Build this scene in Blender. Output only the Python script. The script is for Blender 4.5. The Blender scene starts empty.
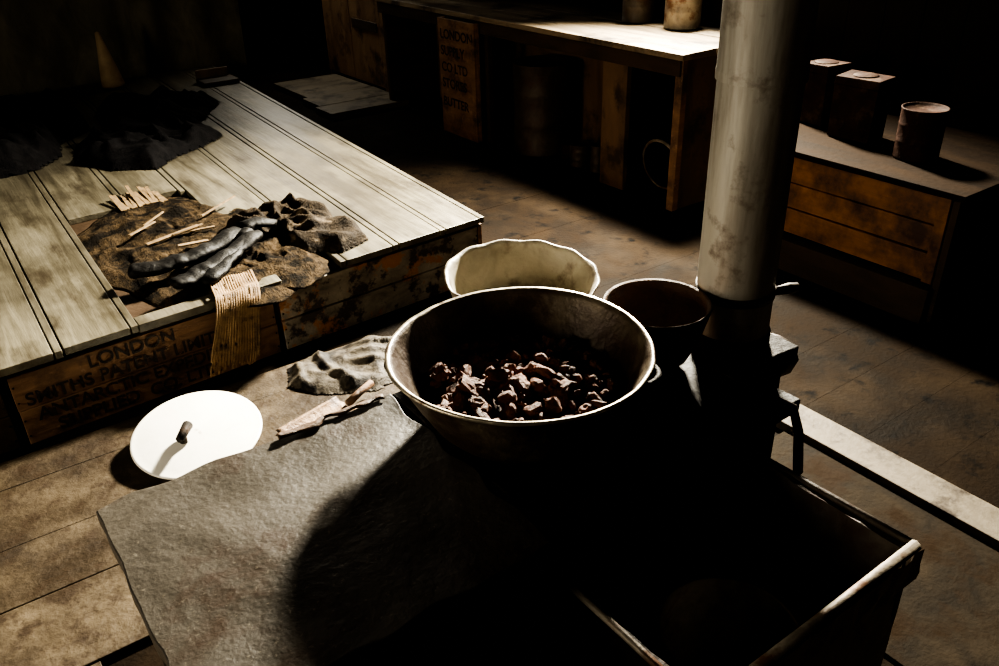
import bpy, bmesh, math, random
from math import sin,cos,pi,radians
from mathutils import Vector, Matrix, noise, Euler
random.seed(7)
COL=bpy.context.scene.collection

# ------------------------------------------------------------------ materials
def mat(name,c1,c2,rough=(.5,.8),scale=(6,6,6),detail=8,dist=0.5,bump=.3,bscale=40,metal=0,
        c3=None,c3scale=3,c3lo=.5,c3hi=.62,spec=.5,fine=None,trans=0,emit=None,bdist=.01,c4=None,c4scale=20,c4lo=.6,c4hi=.66,bn1=1.0):
    m=bpy.data.materials.new(name);m.use_nodes=True
    nt=m.node_tree;N=nt.nodes;L=nt.links
    bs=N['Principled BSDF']
    tc=N.new('ShaderNodeTexCoord');mp=N.new('ShaderNodeMapping');mp.inputs['Scale'].default_value=scale
    L.new(tc.outputs['Object'],mp.inputs['Vector'])
    n1=N.new('ShaderNodeTexNoise');n1.inputs['Scale'].default_value=1;n1.inputs['Detail'].default_value=detail
    n1.inputs['Distortion'].default_value=dist;n1.inputs['Roughness'].default_value=.62
    L.new(mp.outputs[0],n1.inputs['Vector'])
    r=N.new('ShaderNodeValToRGB');r.color_ramp.elements[0].position=.3;r.color_ramp.elements[1].position=.7
    r.color_ramp.elements[0].color=(*c1,1);r.color_ramp.elements[1].color=(*c2,1)
    L.new(n1.outputs['Fac'],r.inputs[0]);col=r.outputs[0]
    for (cc,sc,lo,hi) in ((c3,c3scale,c3lo,c3hi),(c4,c4scale,c4lo,c4hi)):
        if not cc: continue
        n2=N.new('ShaderNodeTexNoise');n2.inputs['Detail'].default_value=10;n2.inputs['Roughness'].default_value=.65
        if hasattr(sc,'__len__'):
            mp3=N.new('ShaderNodeMapping');mp3.inputs['Scale'].default_value=sc;L.new(tc.outputs['Object'],mp3.inputs['Vector']);L.new(mp3.outputs[0],n2.inputs['Vector']);n2.inputs['Scale'].default_value=1
        else:
            n2.inputs['Scale'].default_value=sc;L.new(tc.outputs['Object'],n2.inputs['Vector'])
        r2=N.new('ShaderNodeValToRGB');r2.color_ramp.elements[0].position=lo;r2.color_ramp.elements[1].position=hi
        L.new(n2.outputs['Fac'],r2.inputs[0])
        mx=N.new('ShaderNodeMixRGB');L.new(r2.outputs[0],mx.inputs[0]);L.new(col,mx.inputs[1]);mx.inputs[2].default_value=(*cc,1)
        col=mx.outputs[0]
    L.new(col,bs.inputs['Base Color'])
    mr=N.new('ShaderNodeMapRange');mr.inputs['From Min'].default_value=.3;mr.inputs['From Max'].default_value=.7
    mr.inputs['To Min'].default_value=rough[0];mr.inputs['To Max'].default_value=rough[1]
    L.new(n1.outputs['Fac'],mr.inputs['Value']);L.new(mr.outputs[0],bs.inputs['Roughness'])
    nb=N.new('ShaderNodeTexNoise');nb.inputs['Scale'].default_value=bscale;nb.inputs['Detail'].default_value=8;nb.inputs['Roughness'].default_value=.6
    if fine:
        mp2=N.new('ShaderNodeMapping');mp2.inputs['Scale'].default_value=fine;L.new(tc.outputs['Object'],mp2.inputs['Vector']);L.new(mp2.outputs[0],nb.inputs['Vector'])
    else: L.new(tc.outputs['Object'],nb.inputs['Vector'])
    ad=N.new('ShaderNodeMath');ad.operation='MULTIPLY_ADD';ad.inputs[1].default_value=bn1
    L.new(n1.outputs['Fac'],ad.inputs[0]);L.new(nb.outputs['Fac'],ad.inputs[2])
    b=N.new('ShaderNodeBump');b.inputs['Strength'].default_value=bump;b.inputs['Distance'].default_value=bdist
    L.new(ad.outputs[0],b.inputs['Height']);L.new(b.outputs[0],bs.inputs['Normal'])
    bs.inputs['Metallic'].default_value=metal
    bs.inputs['Specular IOR Level'].default_value=spec
    if emit:
        bs.inputs['Emission Color'].default_value=(*emit[0],1);bs.inputs['Emission Strength'].default_value=emit[1]
    return m
M={}
M['plankY']=mat('bunk_plank_wood',(.06,.052,.034),(.20,.178,.125),(.36,.55),(14,1.2,14),bump=.25,fine=(60,4,60),bscale=1,c3=(.025,.02,.013),c3scale=1.4,c3lo=.38,c3hi=.72,c4=(.03,.023,.014),c4scale=(9,3,9),c4lo=.5,c4hi=.7)
M['crate']=mat('crate_wood',(.12,.062,.030),(.29,.165,.084),(.55,.8),(1.5,9,22),bump=.35,fine=(4,40,80),bscale=1,c3=(.05,.028,.015),c3scale=5,c3lo=.5,c3hi=.64,c4=(.33,.20,.12),c4scale=22,c4lo=.6,c4hi=.68)
M['crate_peel']=mat('crate_wood_peeling',(.10,.085,.066),(.42,.375,.30),(.45,.7),(7,9,12),bump=.5,c3=(.42,.19,.07),c3scale=7,c3lo=.52,c3hi=.56,c4=(.04,.028,.02),c4scale=11,c4lo=.52,c4hi=.58)
M['orange']=mat('orange_pine',(.20,.08,.022),(.40,.18,.06),(.5,.75),(20,1.6,20),bump=.25,fine=(60,5,60),bscale=1,c3=(.05,.02,.008),c3scale=4,c3lo=.44,c3hi=.64)
M['darkwood']=mat('dark_wood',(.02,.012,.007),(.06,.037,.02),(.5,.75),(4,4,14),bump=.3,spec=.25)
M['cabwood']=mat('cabinet_wood',(.075,.045,.022),(.18,.11,.055),(.5,.75),(6,6,2),bump=.3,c3=(.03,.018,.009),c3scale=4)
M['cupboard']=mat('cupboard_wood',(.10,.056,.027),(.23,.14,.068),(.5,.75),(6,6,2),bump=.3,c3=(.04,.022,.011),c3scale=4)
M['benchtop']=mat('bench_top_wood',(.008,.0055,.004),(.024,.015,.009),(.7,.9),(8,2,8),bump=.3,spec=.05)
M['tabletop']=mat('table_top_wood',(.12,.088,.055),(.28,.22,.145),(.36,.6),(14,1.4,14),bump=.3,c3=(.045,.033,.022),c3scale=4)
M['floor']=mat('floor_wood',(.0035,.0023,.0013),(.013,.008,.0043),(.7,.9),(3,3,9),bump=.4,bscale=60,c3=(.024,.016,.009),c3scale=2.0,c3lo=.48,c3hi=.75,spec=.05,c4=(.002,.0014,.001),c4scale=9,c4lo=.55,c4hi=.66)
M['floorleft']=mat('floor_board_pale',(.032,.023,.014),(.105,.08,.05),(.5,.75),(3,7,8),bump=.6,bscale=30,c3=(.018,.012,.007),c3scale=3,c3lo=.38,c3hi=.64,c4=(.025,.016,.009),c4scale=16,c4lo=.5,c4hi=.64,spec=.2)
M['slab']=mat('doorstep_board',(.08,.064,.044),(.18,.15,.105),(.5,.75),(3,7,8),bump=.5,bscale=30,c3=(.04,.03,.02),c3scale=4)
M['strip']=mat('pale_board',(.085,.071,.051),(.16,.135,.10),(.5,.7),(8,2,8),bump=.3,c3=(.035,.026,.018),c3scale=8,spec=.2)
M['wall']=mat('soot_wall_boards',(.008,.006,.004),(.02,.014,.009),(.6,.85),(5,5,1.2),bump=.3,spec=.1)
M['ceil']=mat('soot_ceiling',(.012,.01,.008),(.02,.016,.012),(.7,.9))
M['iron']=mat('rusted_stove_iron',(.028,.023,.017),(.085,.073,.057),(.34,.55),(4,4,4),bump=.5,bscale=60,c3=(.035,.019,.010),c3scale=5,c3lo=.5,c3hi=.62,bdist=.004,c4=(.12,.104,.08),c4scale=110,c4lo=.6,c4hi=.68,bn1=2)
M['irondark']=mat('sooty_iron',(.006,.005,.004),(.020,.016,.013),(.5,.75),(9,9,9),bump=.35,bscale=60,c3=(.028,.016,.009),c3scale=6,spec=.12)
M['hearth']=mat('dull_hearth_iron',(.009,.007,.005),(.03,.023,.016),(.7,.9),(9,9,9),bump=.3,bscale=60,c3=(.018,.011,.006),c3scale=6,spec=.05)
M['rust']=mat('rust_flake',(.05,.024,.011),(.13,.07,.034),(.5,.8),(20,20,20),bump=.6)
M['scoop']=mat('rusty_scoop_iron',(.08,.042,.02),(.22,.14,.075),(.45,.7),(20,20,20),bump=.5,metal=.3,c3=(.04,.02,.010),c3scale=16,c3lo=.5,c3hi=.6)
M['pan']=mat('pan_tarnished_metal',(.05,.036,.021),(.155,.122,.08),(.34,.6),(10,10,10),bump=.35,metal=.3,c3=(.04,.021,.010),c3scale=8,c3lo=.44,c3hi=.58)
M['panrim']=mat('worn_rim_metal',(.26,.23,.175),(.46,.41,.32),(.3,.5),(20,20,20),metal=.7,bump=.15,c3=(.08,.05,.03),c3scale=14,c3lo=.53,c3hi=.61)
M['enamel']=mat('cream_enamel',(.29,.26,.19),(.52,.475,.37),(.35,.55),(12,12,12),bump=.25,bscale=25,c3=(.11,.07,.038),c3scale=9,c3lo=.50,c3hi=.66)
M['white']=mat('white_enamel',(.78,.76,.67),(.88,.86,.80),(.22,.4),(5,5,5),bump=.05,c3=(.4,.34,.25),c3scale=14,c3lo=.66,c3hi=.72)
M['lump']=mat('blubber_coal',(.065,.029,.018),(.25,.12,.078),(.5,.8),(24,24,24),bump=.8,bscale=120,c3=(.42,.26,.18),c3scale=30,c3lo=.55,c3hi=.70,c4=(.03,.016,.011),c4scale=16,c4lo=.54,c4hi=.66,spec=.35)
M['pipe']=mat('galvanised_pipe',(.32,.30,.26),(.52,.50,.44),(.42,.6),(9,9,2),metal=.2,bump=.08,c3=(.17,.145,.11),c3scale=(11,11,1.3),c3lo=.44,c3hi=.66,c4=(.13,.10,.07),c4scale=12,c4lo=.56,c4hi=.7)
M['tin']=mat('rusty_tin',(.12,.10,.075),(.30,.265,.21),(.4,.65),(14,14,14),metal=.3,bump=.3,c3=(.10,.045,.02),c3scale=12)
M['dulltin']=mat('dull_rusty_tin',(.022,.016,.011),(.075,.06,.045),(.45,.65),(14,14,14),metal=.3,bump=.3,c3=(.04,.02,.01),c3scale=12)
M['redtin']=mat('red_rusty_tin',(.012,.006,.004),(.045,.020,.012),(.6,.8),(14,14,14),metal=.05,bump=.4,c3=(.07,.045,.03),c3scale=9,c3lo=.53,c3hi=.64,spec=.12)
M['darkcloth']=mat('dark_wool_cloth',(.0025,.0025,.003),(.012,.011,.0115),(.8,.95),(25,25,25),bump=.5,bscale=120,spec=.06)
M['hide']=mat('matted_reindeer_hide',(.012,.0085,.005),(.08,.055,.031),(.8,.95),(50,14,50),bump=1,bscale=140,spec=.06,c3=(.006,.0045,.003),c3scale=10,c3lo=.42,c3hi=.56)
M['rag']=mat('stiff_canvas_rag',(.008,.0055,.0035),(.035,.025,.015),(.7,.9),(14,14,14),bump=.9,bscale=90,c3=(.12,.09,.058),c3scale=18,c3lo=.54,c3hi=.66,spec=.1)
M['palerag']=mat('grey_crumpled_cloth',(.03,.024,.017),(.11,.093,.068),(.55,.75),(16,16,16),bump=.5,bscale=70,c3=(.010,.007,.005),c3scale=11,c3lo=.46,c3hi=.58,spec=.25)
M['leather']=mat('black_leather',(.002,.0018,.0018),(.009,.008,.007),(.45,.65),(30,30,30),bump=.4,bscale=60,spec=.16)
M['straw']=mat('splintered_pine',(.12,.078,.035),(.26,.18,.095),(.5,.8),(40,40,8),bump=.3)
M['funnel']=mat('stained_canvas',(.3,.2,.1),(.5,.36,.2),(.7,.9),(10,10,10),bump=.3)
M['burlap']=mat('corrugated_card',(.17,.10,.04),(.31,.20,.095),(.6,.9),(30,30,30),bump=.3,bscale=200,c3=(.09,.055,.024),c3scale=14)
M['curtain']=mat('soot_blanket',(.08,.072,.045),(.22,.195,.13),(.8,.95),(6,6,3),bump=.5,bscale=60,spec=.1)
M['ink']=mat('stencil_ink',(.006,.004,.003),(.025,.015,.008),(.6,.8),(26,26,26),c3=(.20,.115,.058),c3scale=22,c3lo=.58,c3hi=.64)
M['glass']=mat('window_daylight',(.8,.8,.8),(.8,.8,.8),emit=((1,.95,.85),2.0))
M['frame']=mat('window_frame_wood',(.1,.08,.06),(.18,.15,.11),(.5,.7))

# ------------------------------------------------------------------ builder
class B:
    def __init__(s): s.v=[];s.f=[];s.m=[];s.sm=[];s.mats=[]
    def mi(s,k):
        if k not in s.mats: s.mats.append(k)
        return s.mats.index(k)
    def add(s,vs,fs,k,smooth=False,T=None):
        o=len(s.v)
        for p in vs:
            p=Vector(p)
            if T: p=T@p
            s.v.append(p)
        i=s.mi(k)
        for f in fs: s.f.append([a+o for a in f]);s.m.append(i);s.sm.append(smooth)
        return s
    def box(s,x0,x1,y0,y1,z0,z1,k,T=None,j=0):
        vs=[(x,y,z) for z in (z0,z1) for y in (y0,y1) for x in (x0,x1)]
        if j: vs=[tuple(c+random.uniform(-j,j) for c in p) for p in vs]
        return s.add(vs,[(0,2,3,1),(4,5,7,6),(0,1,5,4),(2,6,7,3),(0,4,6,2),(1,3,7,5)],k,False,T)
    def lathe(s,prof,k,T=None,n=64,wob=None,kfun=None,smooth=True):
        vs=[];fs=[]
        for i,(r,z) in enumerate(prof):
            for a in range(n):
                t=2*pi*a/n;rr=r;zz=z
                if wob: rr,zz=wob(r,z,t,i)
                vs.append((rr*cos(t),rr*sin(t),zz))
        o=len(s.v)
        s.add(vs,[],k,True,T)
        for i in range(len(prof)-1):
            kk=kfun(i) if kfun else k
            mi=s.mi(kk)
            for a in range(n):
                b=(a+1)%n
                s.f.append([o+i*n+a,o+i*n+b,o+(i+1)*n+b,o+(i+1)*n+a]);s.m.append(mi);s.sm.append(smooth)
        return s
    def tube(s,pts,rad,k,n=12,cap=True,sq=1,nz=0):
        pts=[Vector(p) for p in pts]
        vs=[];fs=[];c=len(pts)
        if not hasattr(rad,'__len__'): rad=[rad]*c
        up=Vector((0,0,1))
        for i,p in enumerate(pts):
            d=(pts[min(i+1,c-1)]-pts[max(i-1,0)]).normalized()
            a=d.cross(up)
            if a.length<.05: a=d.cross(Vector((0,1,0)))
            a.normalize();b=a.cross(d).normalized()
            for q in range(n):
                t=2*pi*q/n
                v=p+a*cos(t)*rad[i]+b*sin(t)*rad[i]*sq
                if nz: v=v+(v-p).normalized()*nz*(noise.noise(v*30)+.8*(1-2*abs(noise.noise(v*16))))
                vs.append(v)
        for i in range(c-1):
            for q in range(n):
                w=(q+1)%n;fs.append((i*n+q,i*n+w,(i+1)*n+w,(i+1)*n+q))
        if cap: fs.append(tuple(reversed(range(n))));fs.append(tuple(range((c-1)*n,c*n)))
        return s.add(vs,fs,k,True)
    def heap(s,cx,cy,z0,rx,ry,rot,h,k,ns=6,seed=0,irr=.25,nr=26,na=72,p=2.5,fold=.7,base=None):
        vs=[];fs=[]
        for i in range(nr+1):
            r=i/nr
            for a in range(na):
                t=2*pi*a/na
                o=1+irr*noise.noise(Vector((cos(t)*1.6+seed,sin(t)*1.6,seed)))*2+irr*.3*noise.noise(Vector((cos(t)*6+seed,sin(t)*6,3)))
                x=r*o*rx*cos(t);y=r*o*ry*sin(t)
                X=cx+x*cos(rot)-y*sin(rot);Y=cy+x*sin(rot)+y*cos(rot)
                nn=1-abs(noise.noise(Vector((X*ns,Y*ns*.6,seed))))*2
                n2=1-abs(noise.noise(Vector((X*ns*2.7,Y*ns*2.3,seed+5))))*2
                e=1-r**p
                z=z0+h*e*(1-fold+fold*(.7*nn+.3*n2))+.004*(1-r)
                if i==nr: z=z0
                vs.append((X,Y,max(z,z0)))
        for i in range(nr):
            for a in range(na):
                b=(a+1)%na;fs.append((i*na+a,(i+1)*na+a,(i+1)*na+b,i*na+b))
        fs.append(tuple(nr*na+a for a in reversed(range(na))))
        return s.add(vs,fs,k,True)
    def done(s,name,bevel=0,parent=None,sub=0,fn=None,solid=0):
        me=bpy.data.meshes.new(name)
        vs=[fn(p) if fn else p for p in s.v]
        me.from_pydata(vs,[],s.f)
        for k in s.mats: me.materials.append(M[k])
        for i,pl in enumerate(me.polygons): pl.material_index=s.m[i];pl.use_smooth=s.sm[i]
        me.validate();me.update()
        o=bpy.data.objects.new(name,me);COL.objects.link(o)
        if solid:
            md=o.modifiers.new('s','SOLIDIFY');md.thickness=solid
        if bevel:
            md=o.modifiers.new('b','BEVEL');md.width=bevel;md.segments=2;md.limit_method='ANGLE';md.angle_limit=radians(40)
        if sub:
            md=o.modifiers.new('u','SUBSURF');md.levels=sub;md.render_levels=sub
        if parent: o.parent=parent
        return o
def TR(x,y,z,rx=0,ry=0,rz=0): return Matrix.Translation((x,y,z))@Euler((rx,ry,rz)).to_matrix().to_4x4()
def cloth_sheet(b,outline,z0,k,amp=.03,ns=6,seed=0,res=.02,thick=.006,edge=.12,smooth=True):
    def inside(x,y):
        c=False;n=len(outline)
        for i in range(n):
            x1,y1=outline[i];x2,y2=outline[(i+1)%n]
            if (y1>y)!=(y2>y) and x<(x2-x1)*(y-y1)/(y2-y1)+x1: c=not c
        return c
    def dist(x,y):
        m=9;n=len(outline)
        for i in range(n):
            a=Vector(outline[i]);c=Vector(outline[(i+1)%n]);p=Vector((x,y));d=c-a
            t=max(0,min(1,(p-a).dot(d)/d.length_squared));m=min(m,(p-a-d*t).length)
        return m
    xs=[p[0] for p in outline];ys=[p[1] for p in outline]
    nx=int((max(xs)-min(xs))/res)+1;ny=int((max(ys)-min(ys))/res)+1
    idx={};vs=[];fs=[]
    def vid(i,j):
        if (i,j) in idx: return idx[(i,j)]
        x=min(xs)+i*res;y=min(ys)+j*res
        d=min(1,dist(x,y)/edge) if inside(x,y) else 0
        w=Vector((x,y,0))+.12*Vector((noise.noise(Vector((x*3,y*3,seed+9))),noise.noise(Vector((x*3,y*3,seed+19))),0))
        r1=1-abs(noise.noise(Vector((w.x*ns,w.y*ns*.4,seed))))*2.6
        r2=1-abs(noise.noise(Vector((w.x*ns*1.1+w.y*ns,w.y*ns*.5-w.x,seed+3))))*2.6
        z=z0+thick*min(1,d*4)+amp*(.25+.45*max(r1,0)+.3*max(r2,0))*(d*(2-d))
        x+=.012*noise.noise(Vector((x*9,y*9,1)));y+=.02*noise.noise(Vector((x*7,y*7,2)))
        idx[(i,j)]=len(vs);vs.append((x,y,z));return idx[(i,j)]
    for j in range(ny):
        for i in range(nx):
            x=min(xs)+(i+.5)*res;y=min(ys)+(j+.5)*res
            if inside(x,y): fs.append((vid(i,j),vid(i+1,j),vid(i+1,j+1),vid(i,j+1)))
    b.add(vs,fs,k,smooth)

# ------------------------------------------------------------------ room
b=B()
y=-1.4
while y<8.2:
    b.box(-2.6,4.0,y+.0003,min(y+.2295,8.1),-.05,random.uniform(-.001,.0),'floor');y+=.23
b.done('floor')
wr=B()
Y0,Y1,Z0,Z1=3.35,4.15,2.0,2.8
y=-1.4
while y<8.1:
    y2=min(y+.2,8.1)
    if y2<=Y0 or y>=Y1: wr.box(4.0,4.12,y,y2-.003,0,3.2,'wall')
    else:
        wr.box(4.0,4.12,y,y2-.003,0,Z0,'wall');wr.box(4.0,4.12,y,y2-.003,Z1,3.2,'wall')
    y=y2
wr.done('wall_right')
wb=B();x=-2.6
while x<3.99:
    x2=min(x+.197,4.0)
    if x>2.5 and x2<3.4: wb.box(x,x2,8.1,8.2,0,1.7,'wall').box(x,x2,8.1,8.2,2.3,3.2,'wall')  # opening for the added back window, out of view
    else: wb.box(x,x2,8.1,8.2,0,3.2,'wall')
    x+=.2
wb.done('wall_back')
B().box(-2.7,-2.6,-1.5,1.4,0,3.2,'wall').box(-2.7,-2.6,2.6,8.2,0,3.2,'wall').box(-2.7,-2.6,1.4,2.6,0,.9,'wall').box(-2.7,-2.6,1.4,2.6,1.8,3.2,'wall').done('wall_left')
B().box(-2.6,4.12,-1.5,-1.4,0,3.2,'wall').done('wall_front')
B().box(-2.7,4.12,-1.5,8.2,3.2,3.3,'ceil').done('ceiling')
w=B()
w.box(4.0,4.1,Y0,Y0+.04,Z0,Z1,'frame').box(4.0,4.1,Y1-.04,Y1,Z0,Z1,'frame').box(4.0,4.1,Y0,Y1,Z0,Z0+.04,'frame').box(4.0,4.1,Y0,Y1,Z1-.04,Z1,'frame')
w.box(4.06,4.07,Y0+.03,Y1-.03,Z0+.03,Z1-.03,'glass');w.done('window_1')
w=B()
w.box(-2.68,-2.6,1.4,1.44,.9,1.8,'frame').box(-2.68,-2.6,2.56,2.6,.9,1.8,'frame').box(-2.68,-2.6,1.4,2.6,.9,.94,'frame').box(-2.68,-2.6,1.4,2.6,1.76,1.8,'frame')
w.box(-2.67,-2.66,1.43,2.57,.93,1.77,'glass');w.done('window_2')
w=B()
w.box(2.58,2.64,8.1,8.18,1.68,2.32,'frame').box(3.36,3.42,8.1,8.18,1.68,2.32,'frame').box(2.58,3.42,8.1,8.18,1.68,1.73,'frame').box(2.58,3.42,8.1,8.18,2.27,2.32,'frame')
w.box(2.6,3.4,8.16,8.17,1.7,2.3,'glass');w.done('added_window_back')  # added window, out of view, goes with the fill light for the doorstep slab

b=B();y=-.3
while y<2.70:
    w_=random.uniform(.24,.31);y2=min(y+w_,2.72)
    x1=1.25 if y>1.5 else -.02
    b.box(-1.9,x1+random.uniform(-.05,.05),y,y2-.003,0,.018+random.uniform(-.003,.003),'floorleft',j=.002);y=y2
b.done('aisle_floorboards',bevel=.003)
b=B();b.box(2.05,2.19,.1,1.42,0,.03,'strip',j=.004);b.done('hearth_edging_board',bevel=.004)
b=B();b.box(1.5,2.04,.1,1.3,0,.012,'hearth',j=.004);b.done('hearth_metal_sheet',bevel=.002)

# ------------------------------------------------------------------ bunk platform
def skew(p):
    return Vector((p.x*(1+.028*p.y),2.8+.062*p.x+p.y,p.z))
b=B()
edges=[-1.3,-1.05,-.8,-.56,-.31,-.06,.18,.43,.70,.97,1.25,1.5,1.74,1.955]
for a,c in zip(edges[:-1],edges[1:]):
    y0=-.02+random.uniform(-.004,.004);parts=[(a+.003,c-.032),(c-.027,c-.003)]
    for p,q in parts:
        z=.31+random.uniform(-.0015,.0015)
        if p>.42 and q<1.24:
            ys=1.28+random.uniform(-.05,.05) if p<.96 else .62
            b.box(p,q,ys,4.3,z-.028,z,'plankY')
        else: b.box(p,q,y0,4.3,z-.028,z,'plankY')
b.box(-1.28,1.92,.03,4.28,.262,.281,'darkwood')
b.box(.43,.97,-.02,.05,.282,.309,'plankY',j=.003)
b.box(1.93,1.95,.0,4.3,.02,.27,'crate')
plat=b.done('bunk_platform',bevel=.0025,fn=skew)
def stencil(o,txt,sz,T,i):
    cu=bpy.data.curves.new('t','FONT');cu.body=txt;cu.size=sz;cu.extrude=.0004;cu.offset=.0014
    ob=bpy.data.objects.new('t',cu);COL.objects.link(ob)
    me=bpy.data.meshes.new_from_object(ob.evaluated_get(bpy.context.evaluated_depsgraph_get()))
    bpy.data.objects.remove(ob)
    me.materials.clear();me.materials.append(M['ink'])
    st=bpy.data.objects.new('stencil_%d'%(i+1),me);COL.objects.link(st);st.parent=o;st.matrix_world=T
def crate(x0,x1,k,name,ang=0,lines=None):
    b=B()
    b.box(x0,x1,.0,.02,.0,.125,k,j=.002);b.box(x0,x1,.002,.022,.13,.26,k,j=.002)
    b.box(x0,x0+.02,.022,.42,0,.26,k);b.box(x1-.02,x1,.022,.42,0,.26,k)
    b.box(x0,x1,.42,.44,0,.26,k);b.box(x0+.02,x1-.02,.022,.42,0,.02,k)
    for xx in (x0+.008,x1-.008):
        for zz in (.03,.09,.16,.22): b.lathe([(0,-.003),(.004,-.003),(.004,0)],'irondark',T=TR(xx,0,zz,rx=-pi/2)@TR(0,0,0),n=8)
    o=b.done(name,bevel=.003,fn=lambda p:Vector((p.x,2.8+.062*p.x+p.y,p.z)))
    if lines:
        for i,(t,xx,zz,sz) in enumerate(lines):
            stencil(o,t,sz,Matrix.Translation((xx,2.795+.062*xx,zz))@Euler((pi/2,0,math.atan(.062))).to_matrix().to_4x4(),i)
    return o
crate(-.93,-.03,'darkwood','supply_crate')
crate(0,.925,'crate','supply_crate',lines=[('LONDON',.24,.205,.068),("SMITHS PATENT LIMITED",.03,.143,.066),('ANTARCTIC EXPEDITION',.05,.078,.066),('SUPPLIED  CO. LTD.',.1,.018,.066)])
crate(.95,1.925,'crate_peel','supply_crate')
b=B()
b.heap(.80,3.50,.283,.44,.72,.06,.045,'hide',ns=9,seed=2,irr=.12,fold=.6,p=6,nr=40,na=110)
b.heap(1.02,3.15,.29,.3,.3,.1,.05,'hide',ns=12,seed=5,irr=.25,fold=.6)
b.done('reindeer_hide_bedding')
b=B()
for i in range(8):
    x=.66+random.uniform(0,.4);y=3.5+random.uniform(-.2,.3);a=random.uniform(-.5,.5)+.2;l=random.uniform(.08,.24);ww=random.uniform(.006,.022)
    b.box(-l/2,l/2,-ww/2,ww/2,0,.006,'straw',T=TR(x,y,.335+.003*(i%4),rz=a,rx=random.uniform(-.2,.2),ry=random.uniform(-.08,.08)))
for i in range(18):
    x=.68+.012*i;l=random.uniform(.10,.26)
    b.box(-.008,.008,0,l,-.002,.002,'straw',T=TR(x,4.06-.04*random.random(),.313,rx=random.uniform(.02,.16),rz=random.uniform(-.12,.12)))
b.done('splintered_slats')
def boot(b,p0,p1,p2,r):
    p0,p1,p2=map(Vector,(p0,p1,p2));pts=[];rad=[]
    for i in range(41):
        t=i/40
        p=p0*(1-t)**2+p1*2*t*(1-t)+p2*t*t
        p.z+=.003*sin(t*23)
        pts.append(p);rad.append((r*(1.12-.3*t)+.0015*sin(t*53)) if t<.7 else r*(.91+.28*sin((t-.7)/.3*pi)))
    rad[-1]*=.45;rad[-2]*=.75;rad[0]*=.7;rad[1]*=.9
    b.tube(pts,rad,'leather',n=24,sq=.55,nz=.006)
b=B()
boot(b,(.50,3.16,.365),(.72,3.06,.37),(.98,3.28,.38),.038)
boot(b,(.60,2.94,.36),(.76,2.98,.375),(1.02,3.17,.39),.033)
boot(b,(.98,3.2,.395),(.9,3.05,.38),(.70,2.90,.355),.027)
b.tube([(.98,3.28,.38),(1.02,3.29,.383),(1.06,3.3,.385),(1.12,3.24,.38)],[.036,.036,.031,.018],'leather',sq=.6,n=20,nz=.005)
b.done('leather_boots')
b=B()
cloth_sheet(b,[(.92,3.38),(1.02,3.28),(1.1,3.2),(1.15,3.02),(1.28,2.93),(1.42,2.98),(1.44,3.12),(1.36,3.22),(1.44,3.40),(1.40,3.58),(1.25,3.62),(1.08,3.56),(.98,3.50)],.312,'rag',amp=.085,ns=11,seed=9,res=.009,edge=.08)
b.done('crumpled_canvas_rag')
b=B();vs=[];fs=[];nx,nz=56,40
for j in range(nz+1):
    for i in range(nx+1):
        u=i/nx;v=j/nz
        if v<.35: x=.70+.17*u+.06*(.35-v);yy=2.80+ (.35-v)*.36;z=.345-.03*v
        else:
            q=(v-.35)/.65;x=.70+.17*u-.10*q+.02*u*q;yy=2.80-.03*sin(min(q*6,1.57))-.07*q;z=.335-.25*q
        yy+=.06*.17*u
        off=.0025*sin(u*2*pi*18)
        vs.append((x,yy-off*(v>=.3),z+off*(v<.3)+.03*noise.noise(Vector((u*2,v*3,1)))))
for j in range(nz):
    for i in range(nx):
        if j>=nz-2 and noise.noise(Vector((i*.3,3,j*.5)))>.0: continue
        if noise.noise(Vector((i*.35,j*.35,7)))>.47: continue
        a=j*(nx+1)+i;fs.append((a,a+1,a+nx+2,a+nx+1))
b.add(vs,fs,'burlap',True);b.done('corrugated_cardboard_scrap',solid=.002)
b=B()
cloth_sheet(b,[(.66,5.0),(.80,4.72),(1.0,4.58),(1.14,4.74),(1.32,4.85),(1.50,5.0),(1.46,5.35),(1.62,5.6),(1.78,5.85),(1.60,6.35),(1.3,6.2),(1.15,6.35),(1.02,6.1),(.98,5.6),(.74,5.35)],.312,'darkcloth',amp=.11,ns=6,seed=3,res=.015)
b.done('wool_coat')
b=B()
cloth_sheet(b,[(-.1,5.2),(.2,4.95),(.5,5.0),(.63,5.2),(.68,5.45),(.9,5.7),(.93,6.1),(.9,6.5),(.55,6.6),(.2,6.2),(-.1,5.9)],.312,'darkcloth',amp=.17,ns=6,seed=31,res=.015)
b.done('folded_blanket')
b=B();T=TR(1.32,6.88,.317,rx=-.05,ry=-.06)
b.lathe([(.0,.004),(.08,.004),(.084,.02),(.055,.18),(.028,.32),(.016,.39),(.0,.40)],'funnel',T=T,n=24);b.done('canvas_funnel')
b=B();b.box(1.85,2.12,6.4,6.6,.314,.34,'darkwood').box(1.86,2.11,6.6,6.62,.314,.40,'cabwood');b.done('broken_box_lid',bevel=.003)
b=B();vs=[];fs=[];nx,nz=160,20
for j in range(nz+1):
    for i in range(nx+1):
        x=-2.4+5.0*i/nx;z=.05+2.8*j/nz
        vs.append((x,7.55+.05*sin(x*13+.5*noise.noise(Vector((x,z,0)))*6)+.06*noise.noise(Vector((x*2,z*1.2,4))),z))
for j in range(nz):
    for i in range(nx):
        a=j*(nx+1)+i;fs.append((a,a+1,a+nx+2,a+nx+1))
b.add(vs,fs,'curtain',True);b.done('hanging_blanket_curtain')

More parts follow.
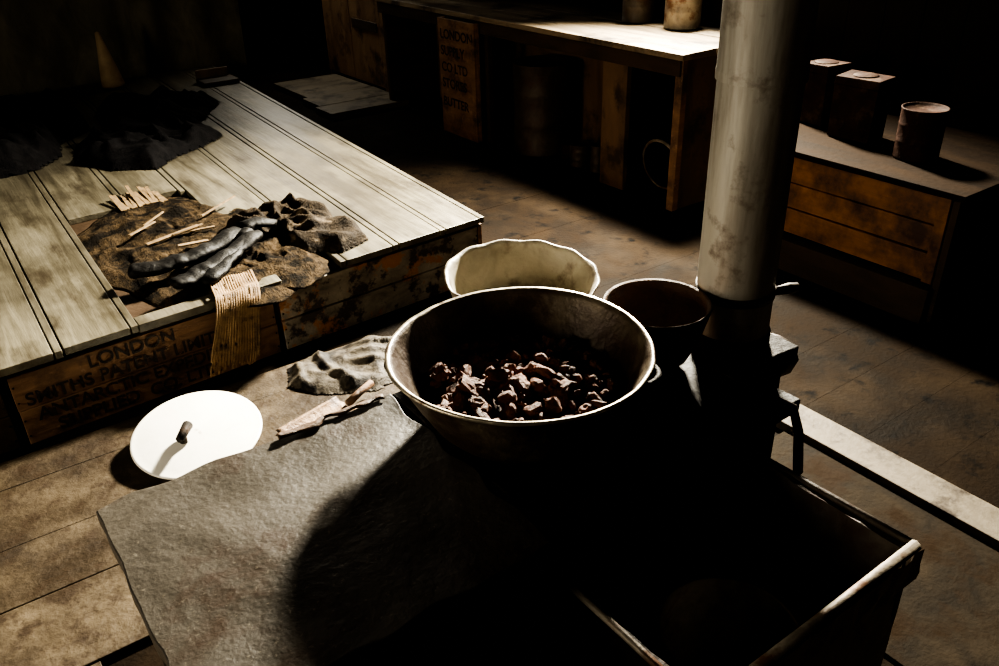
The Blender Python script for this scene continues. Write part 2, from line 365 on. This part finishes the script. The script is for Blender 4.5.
# ------------------------------------------------------------------ back cupboard & slab
b=B()
b.box(3.42,3.95,6.42,6.45,0,1.9,'cupboard').box(3.42,3.95,7.6,7.63,0,1.9,'cupboard').box(3.93,3.96,6.42,7.63,0,1.9,'cupboard').box(3.42,3.95,6.42,7.63,1.87,1.9,'cupboard')
b.box(3.40,3.42,6.50,7.05,.05,1.85,'cupboard').box(3.40,3.42,7.06,7.6,.05,1.85,'cupboard').box(3.38,3.43,6.40,6.46,0,1.9,'cupboard')
b.box(3.39,3.4,6.55,7.0,.5,.58,'darkwood').box(3.39,3.4,6.55,7.0,1.3,1.38,'darkwood')
b.done('tall_cupboard',bevel=.004)
b=B();b.box(2.66,3.36,6.02,6.32,0,.05,'slab',j=.004).box(2.70,3.37,6.33,6.65,0,.05,'slab',j=.004).box(2.75,3.36,6.66,7.4,0,.05,'slab',j=.004);b.done('doorstep_slab',bevel=.005)

# ------------------------------------------------------------------ work table
b=B()
for i in range(3):
    x0=3.22+.25*i;b.box(x0,x0+.246,2.96,6.2,.8,.835,'tabletop',j=.002)
b.box(3.225,3.25,2.98,6.18,.72,.80,'darkwood')
b.box(3.26,3.93,2.98,3.01,0,.8,'cabwood',j=.003)
b.box(3.24,3.28,2.97,3.02,0,.8,'crate',j=.002)
b.box(3.30,3.93,3.52,3.55,0,.8,'darkwood');b.box(3.27,3.30,3.40,3.6,.0,.72,'cabwood',j=.003)
b.box(3.24,3.28,4.7,4.74,0,.8,'darkwood').box(3.24,3.9,6.1,6.14,0,.8,'darkwood').box(3.7,3.73,3.56,6.1,0,.8,'cabwood')
b.done('work_table',bevel=.003)
b=B();b.box(3.17,3.19,4.76,5.2,0,.79,'crate',j=.002).box(3.19,3.215,4.76,4.78,0,.79,'crate').box(3.19,3.215,5.17,5.2,0,.79,'crate')
cr=b.done('upright_crate_panel',bevel=.003)
for i,(t,zz) in enumerate([('LONDON',.66),('SUPPLY',.55),('CO LTD',.44),('STORES',.33),('BUTTER',.2)]):
    stencil(cr,t,.09,Matrix.Translation((3.166,5.17,zz))@Euler((pi/2,0,-pi/2)).to_matrix().to_4x4(),i)
def can(name,x,y,z,r,h,k,open_=True,n=40):
    b=B();prof=[(0,.002),(r*.98,.002),(r,.0),(r*1.02,.006),(r,.012),(r*.995,h*.33),(r*1.012,h*.35),(r*.995,h*.37),(r*.995,h*.66),(r*1.012,h*.68),(r*.995,h*.7),(r,h-.01),(r*1.025,h-.004),(r*1.02,h),(r*.96,h)]
    prof+= [(r*.955,.02),(0,.02)] if open_ else [(r*.95,h-.008),(0,h-.008)]
    b.lathe(prof,k,T=TR(x,y,z),n=n);return b.done(name)
can('storage_drum',3.43,4.36,0,.19,.58,'dulltin')
can('food_tin',3.40,3.93,0,.07,.14,'dulltin',False);can('food_tin',3.44,4.09,0,.05,.10,'redtin',False);can('food_tin',3.40,3.76,0,.05,.17,'dulltin')
can('enamel_jar',3.80,3.52,.838,.105,.26,'tin',False);can('enamel_jar',3.78,3.86,.838,.10,.26,'dulltin',False)
b=B();T=TR(3.42,3.25,.16,ry=pi/2-.15)
b.lathe([(.135,0),(.15,0),(.152,.006),(.15,.012),(.135,.012),(.135,0)],'tin',T=T,n=48);b.done('barrel_hoop')

# ------------------------------------------------------------------ bench
b=B()
YE=2.5
b.box(3.12,3.95,1.42,1.45,.0,.52,'darkwood',j=.003)
b.box(3.11,3.97,1.40,YE,.52,.545,'benchtop',j=.003)
for i,(z0,z1) in enumerate([(.40,.515),(.285,.395),(.165,.28)]): b.box(3.13,3.15,1.455,YE-.03,z0,z1,'orange',j=.002)
b.box(3.12,3.145,1.455,1.50,.16,.52,'orange')
b.box(3.08,3.15,1.44,YE,.0,.15,'darkwood',j=.003);b.box(3.15,3.95,YE-.05,YE-.02,.0,.52,'darkwood')
b.done('storage_bench',bevel=.003)
def tinbox(name,x,y,z,sx,sy,h,k,rz):
    b=B();T=TR(x,y,z,rz=rz)
    b.box(-sx/2,sx/2,-sy/2,sy/2,0,h*.86,k,T=T,j=.004);b.box(-sx/2-.004,sx/2+.004,-sy/2-.004,sy/2+.004,h*.86,h,k,T=T,j=.003)
    b.lathe([(0,h+.006),(.05,h+.006),(.055,h+.003),(.055,h)],k,T=T,n=24)
    return b.done(name,bevel=.005)
tinbox('biscuit_tin',3.50,2.13,.551,.14,.20,.27,'redtin',.1)
tinbox('biscuit_tin',3.58,2.39,.551,.14,.15,.28,'redtin',-.1)
can('rusty_can',3.42,1.79,.548,.09,.21,'redtin',False)

# ------------------------------------------------------------------ stove
def fine_slab(b,x0,x1,y0,y1,z0,z1,k,n=26,seed=0,amp=.002,edge=.006):
    vs=[];fs=[]
    nx=max(4,int((x1-x0)/.02));ny=max(4,int((y1-y0)/.02))
    def e(t,s): return edge*noise.noise(Vector((t*14,s,seed)))
    for j in range(ny+1):
        for i in range(nx+1):
            u=i/nx;v=j/ny
            x=x0+(x1-x0)*u;y=y0+(y1-y0)*v
            if i==0:x+=e(y,1)
            if i==nx:x+=e(y,2)
            if j==0:y+=e(x,3)
            if j==ny:y+=e(x,4)
            vs.append((x,y,z1+amp*noise.noise(Vector((x*9,y*9,seed)))*2))
    for j in range(ny):
        for i in range(nx):
            a=j*(nx+1)+i;fs.append((a,a+1,a+nx+2,a+nx+1))
    per=[i for i in range(nx+1)]+[(j)*(nx+1)+nx for j in range(1,ny+1)]+[ny*(nx+1)+i for i in range(nx-1,-1,-1)]+[j*(nx+1) for j in range(ny-1,0,-1)]
    o=len(vs)
    for p in per: vs.append((vs[p][0],vs[p][1],z0))
    c=len(per)
    for i in range(c):
        q=(i+1)%c;fs.append((per[i],o+i,o+q,per[q]))
    fs.append(tuple(o+i for i in reversed(range(c))))
    b.add(vs,fs,k,False)
b=B()
fine_slab(b,.055,.605,.74,1.262,.72,.752,'iron',seed=1,edge=.012)
fine_slab(b,.612,1.23,.76,1.262,.72,.75,'irondark',seed=2)  # sooty right plate; the flue pipe's wide shadow is also put into its colour
fine_slab(b,1.235,1.395,.89,1.262,.72,.75,'irondark',seed=5)
fine_slab(b,.84,1.15,1.27,1.50,.715,.748,'irondark',seed=3)
b.box(.09,1.21,.79,1.23,.02,.72,'irondark').box(1.21,1.38,.91,1.23,.02,.72,'irondark').box(.86,1.13,1.23,1.48,.02,.715,'irondark')
for i in range(3): b.box(.075,.09,.82+.14*i,.92+.14*i,.3,.6,'irondark')
b.box(.30,.70,.775,.79,.25,.62,'irondark').box(.80,1.15,.775,.79,.25,.62,'irondark')
for x in (.12,1.16):
    for y in (.82,1.2): b.lathe([(0,0),(.03,0),(.025,.03),(0,.03)],'irondark',T=TR(x,y,0),n=12)
b.done('cast_iron_stove',bevel=.003)
b=B();vs=[];fs=[]
for i in range(41):
    t=i/40;x=.37+.22*t
    for q in range(5):
        yy=1.262-.03*(q/4)*(.5+1.2*noise.noise(Vector((x*22,0,5))))
        vs.append((x,yy+.006*noise.noise(Vector((x*30,q,1))),.7565+.006*sin(q/4*pi)*(.6+noise.noise(Vector((x*18,q*.5,2))))))
for i in range(40):
    for q in range(4): a=i*5+q;fs.append((a,a+5,a+6,a+1))
b.add(vs,fs,'rust',True);b.done('rusted_metal_strip',solid=.002)
b=B()
b.lathe([(0,-.05),(.03,-.045),(.052,-.02),(.055,.015),(.035,.045),(0,.05)],'dulltin',T=TR(1.45,.99,.66,ry=.5),n=24,wob=lambda r,z,t,i:(r*(1+.12*noise.noise(Vector((cos(t)*2,sin(t)*2,z*20)))),z))
b.tube([(1.385,.99,.66),(1.43,.99,.66)],.02,'irondark');b.done('stove_flue_damper')
b=B();b.tube([(1.145,.93,.764),(1.165,.80,.764),(1.185,.745,.755),(1.20,.735,.70),(1.215,.73,.60)],.010,'dulltin',n=8);b.done('fire_poker')

# flue
b=B();r=.079;px,py=1.298,.998
b.lathe([(r*1.06,.752),(r*1.06,.785),(r*1.02,.79),(r*1.0,.80),(r,1.33)],'pipe',T=TR(px,py,0),n=64,kfun=lambda i:'irondark' if i<2 else 'pipe')
b.lathe([(r*1.005,1.306),(r*1.05,1.306),(r*1.05,1.322)],'pipe',T=TR(px,py,0),n=64,smooth=False)
b.lathe([(r*1.05,1.322),(r*1.035,1.328),(r*1.035,3.2)],'pipe',T=TR(px,py,0),n=64)
b.lathe([(r*1.0,.868),(r*1.04,.868),(r*1.04,.886),(r*1.0,.886)],'dulltin',T=TR(px,py,0),n=48)
b.tube([(px+.05,py-.062,.877),(px+.08,py-.073,.878),(px+.10,py-.08,.878)],[.009,.012,.010],'dulltin',n=10)
b.done('stove_flue_pipe')

# ------------------------------------------------------------------ pans
cx,cy=.765,1.037
b=B()
out=[(0,0),(.12,0),(.15,.006),(.172,.03),(.195,.07),(.218,.115),(.230,.142)]
rim=[(.239,.146),(.242,.150),(.239,.154),(.233,.152)]
inn=[(.227,.142),(.213,.112),(.190,.068),(.166,.03),(.145,.010),(0,.008)]
prof=out+rim+inn;no=len(out)
def kf(i): return 'panrim' if no-1<=i<no+3 else 'pan'
b.lathe(prof,'pan',T=TR(cx,cy,.754),n=120,kfun=kf,wob=lambda r,z,t,i:(r*(1+.007*sin(3*t+1)+.008*noise.noise(Vector((cos(t)*5,sin(t)*5,z*12)))),z+.003*sin(2*t)*(z/.15)))
for a in (-.75,2.4):
    p=[]
    for i in range(9):
        t=-1+2*i/8;rr=.222+.026*(1-t*t);aa=a+t*.2
        p.append((cx+rr*cos(aa),cy+rr*sin(aa),.862))
    b.tube(p,.006,'irondark',n=8)
b.done('cooking_pan')
b=B()
b.heap(cx,cy,.765,.15,.15,0,.055,'lump',ns=20,seed=4,irr=.03,fold=.5)
tmp=bmesh.new();bmesh.ops.create_icosphere(tmp,subdivisions=2,radius=1);iv=[v.co.copy() for v in tmp.verts];ifc=[[v.index for v in f.verts] for f in tmp.faces];tmp.free()
for i in range(260):
    rr=.168*math.sqrt(random.random());a=random.uniform(0,2*pi);s=random.choice([.006,.008,.010,.012,.014,.017])*random.uniform(.85,1.15)
    if rr>.14: s=min(s*.8,.013)
    x=cx+rr*cos(a);y=cy+rr*sin(a)
    z=.803+.028*(1-(rr/.19)**2)+random.uniform(-.006,.014)+(.014 if rr>.14 else 0)
    sc=Vector((s*random.uniform(.9,1.6),s*random.uniform(.7,1.1),s*random.uniform(.55,.9)))
    Tm=TR(x,y,z,random.uniform(-.9,.9),random.uniform(-.9,.9),random.uniform(0,6))
    vs=[]
    for p in iv:
        q=p*(1+.6*noise.noise(p*1.3+Vector((i*3.1,0,0)))+.35*noise.noise(p*3.1+Vector((0,i*1.7,0))))
        q=Vector((max(-.85,min(.85,q.x)),max(-.8,min(.8,q.y)),max(-.7,min(.75,q.z))))
        vs.append(Vector((q.x*sc.x*1.15,q.y*sc.y*1.15,q.z*sc.z*1.15)))
    b.add(vs,ifc,'lump',False,T=Tm)
b.done('pile_of_coal_lumps')
b=B();n=96
def sw(r,z,t,i):
    k=(z/.12)**2
    return r*(1+.02*k*abs(sin(6*t))+.012*noise.noise(Vector((cos(t)*3,sin(t)*3,z*10)))),z+.0025*k*sin(12*t)
b.lathe([(0,0),(.10,0),(.125,.015),(.15,.055),(.166,.105),(.171,.110),(.166,.111),(.158,.102),(.143,.055),(.12,.02),(.10,.006),(0,.005)],'enamel',T=TR(.998,1.352,.761,rx=.08,ry=0),n=n,wob=sw)
b.heap(.998,1.352,.776,.112,.112,0,.03,'lump',ns=20,seed=8,irr=.05,fold=.6)
b.done('scalloped_enamel_basin')
b=B()
b.lathe([(0,0),(.045,0),(.07,.02),(.092,.07),(.105,.12),(.109,.135),(.107,.139),(.101,.134),(.088,.072),(.065,.025),(.04,.008),(0,.007)],'rust',T=TR(1.104,1.033,.753),n=64,kfun=lambda i:'pan' if i in(5,) else 'rust')
b.done('metal_bowl')

# lid
b=B();T=TR(.455,2.41,.068,rx=.14,ry=-.05)
b.lathe([(0,.024),(.05,.022),(.12,.016),(.18,.008),(.2,.004),(.206,.004),(.208,.0),(.205,-.004),(.195,-.001),(.18,.004),(.12,.012),(0,.018)],'white',T=T,n=80)
b.done('enamel_pot_lid')
b=B();b.tube([(.40,2.36,.083),(.405,2.365,.113)],[.012,.009],'irondark');b.tube([(.385,2.335,.116),(.43,2.395,.12)],[.013,.017],'irondark',n=12);b.done('lid_knob',parent=bpy.data.objects['enamel_pot_lid'])
b=B();b.box(.36,.58,2.52,2.57,.02,.07,'crate',j=.003);b.done('wood_offcut',bevel=.004)
# crumpled cloth between stove and crates
b=B()
cloth_sheet(b,[(.83,2.56),(.89,2.46),(.97,2.40),(1.08,2.34),(1.22,2.36),(1.33,2.47),(1.36,2.62),(1.25,2.71),(1.12,2.70),(1.0,2.72),(.88,2.68)],.022,'palerag',amp=.055,ns=9,seed=68,res=.008,edge=.10)
b.done('crumpled_grey_cloth')
# curved rusty scoop
b=B();vs=[];fs=[];T=TR(.83,2.25,.030,rz=.35)
na,nl=16,14
for i in range(nl+1):
    u=i/nl
    for q in range(na+1):
        a=-1.0+2.0*q/na;R_=.095*(1-.3*u)
        vs.append((-.14+.26*u+.012*noise.noise(Vector((q*.5,i*.2,1))),R_*sin(a),R_*.7*(1-cos(a))+.008*u))
for i in range(nl):
    for q in range(na): a=i*(na+1)+q;fs.append((a,a+na+1,a+na+2,a+1))
b.add(vs,fs,'scoop',True,T=T)
b.tube([T@Vector((.12,0,.018)),T@Vector((.18,0,.03)),T@Vector((.24,0,.035))],[.012,.010,.012],'rust',n=10)
b.done('rusty_metal_scoop',solid=.003)

# ------------------------------------------------------------------ coal scuttle box
b=B();X0,X1,Ya,Yb,Za,Zb=.60,1.085,.43,.728,.27,.70
def wall(p,q,z0,z1,th,k,seed):
    p=Vector(p);q=Vector(q);d=(q-p);nrm=Vector((-d.y,d.x)).normalized()*th;vs=[];fs=[];n=14;m=6
    for side in (0,1):
        for j in range(m+1):
            for i in range(n+1):
                pt=p+d*(i/n);w=.007*noise.noise(Vector((i*.5,j*.6,seed)))
                pt=pt+nrm*side+nrm.normalized()*w
                zz=z0+(z1-z0)*j/m+(.008*noise.noise(Vector((i*.45,seed,2))) if j==m else 0)
                vs.append((pt.x,pt.y,zz))
    S=(m+1)*(n+1)
    for j in range(m):
        for i in range(n):
            a=j*(n+1)+i;fs.append((a,a+1,a+n+2,a+n+1));fs.append((S+a,S+a+n+1,S+a+n+2,S+a+1))
    for i in range(n):
        a=m*(n+1)+i;fs.append((a,a+1,S+a+1,S+a))
    for j in range(m):
        a=j*(n+1);c=a+n;fs.append((a,a+n+1,S+a+n+1,S+a));fs.append((c,S+c,S+c+n+1,c+n+1))
    b.add(vs,fs,k,False)
wall((X0,Ya),(X0,Yb),Za,Zb,-.012,'irondark',1)
wall((X1,Yb),(X1,Ya),Za,Zb,-.016,'dulltin',2)
wall((X0,Yb),(X1,Yb),Za,Zb-.005,-.008,'irondark',3)
wall((X1,Ya),(X0,Ya),Za,Zb,-.008,'tin',4)
b.box(X0,X1,Ya,Yb,Za,Za+.01,'irondark')
b.tube([(X0,Ya,Zb+.002),(X0,(Ya+Yb)/2,Zb+.004),(X0,Yb,Zb)],.006,'tin',n=8)
b.tube([(X1,Ya,Zb+.006),(X1,(Ya+Yb)/2,Zb+.002),(X1,Yb,Zb-.003)],.007,'dulltin',n=8)
b.tube([(X1,Ya,Zb+.006),(X1-.2,Ya,Zb+.002),(X0,Ya,Zb)],.010,'tin',n=8)
vs=[];fs=[]
for i in range(25):
    for j in range(5):
        vs.append((X1+.006-.485*i/24,Ya-.012-.006*noise.noise(Vector((i*.6,j*.5,9))),Zb+.004-.016*j))
for i in range(24):
    for j in range(4): a=i*5+j;fs.append((a,a+1,a+6,a+5))
b.add(vs,fs,'tin',False)
b.done('coal_scuttle_box')
can('soot_bucket',.84,.575,.283,.115,.27,'tin')
b=B()
for i in range(4): b.box(.58,1.11,.42+.08*i,.495+.08*i,.24,.266,'darkwood',j=.002)
for x in (.60,1.06): b.box(x,x+.03,.43,.72,.0,.24,'darkwood')
b.done('wooden_box_stand',bevel=.003)

# ------------------------------------------------------------------ lights
def area(name,loc,tgt,size,power,col,sy=None,spread=180):
    l=bpy.data.lights.new(name,'AREA');l.size=size;l.energy=power;l.color=col;l.spread=radians(spread)
    if sy: l.shape='RECTANGLE';l.size_y=sy
    o=bpy.data.objects.new(name,l);COL.objects.link(o);o.location=loc
    o.rotation_euler=(Vector(tgt)-Vector(loc)).to_track_quat('-Z','Y').to_euler();return o
area('window_light_right',(3.93,3.75,2.42),(1.4,2.35,.5),.36,640,(1,.92,.75),spread=98)
area('window_light_left',(-2.5,2.0,1.35),(2,1.9,.6),.7,54,(1,.88,.68))
area('added_fill_light_back',(3.0,8.0,2.0),(2.4,5.0,0),.5,22,(1,.92,.76))  # added fill lamp to brighten the doorstep slab and bunk from behind
w=bpy.data.worlds.new('w');w.use_nodes=True;w.node_tree.nodes['Background'].inputs[0].default_value=(.05,.045,.035,1);w.node_tree.nodes['Background'].inputs[1].default_value=.3
bpy.context.scene.world=w
try: bpy.context.scene.view_settings.look='AgX - High Contrast'
except Exception: pass

# ------------------------------------------------------------------ camera
th=radians(29);ph=radians(1.72);ya=radians(34.8)
Rv=Vector((cos(ya),-sin(ya),0));Fv=Vector((sin(ya)*cos(th),cos(ya)*cos(th),-sin(th)));Uv=Rv.cross(Fv)
Xc=Rv*cos(ph)-Uv*sin(ph);Yc=Rv*sin(ph)+Uv*cos(ph);Zc=-Fv
mw=Matrix(((Xc.x,Yc.x,Zc.x,0),(Xc.y,Yc.y,Zc.y,0),(Xc.z,Yc.z,Zc.z,1.65),(0,0,0,1)))
cam=bpy.data.cameras.new('camera');co=bpy.data.objects.new('camera',cam);COL.objects.link(co)
co.matrix_world=mw;cam.lens=830/999*36;cam.sensor_width=36;cam.clip_start=.01
bpy.context.scene.camera=co
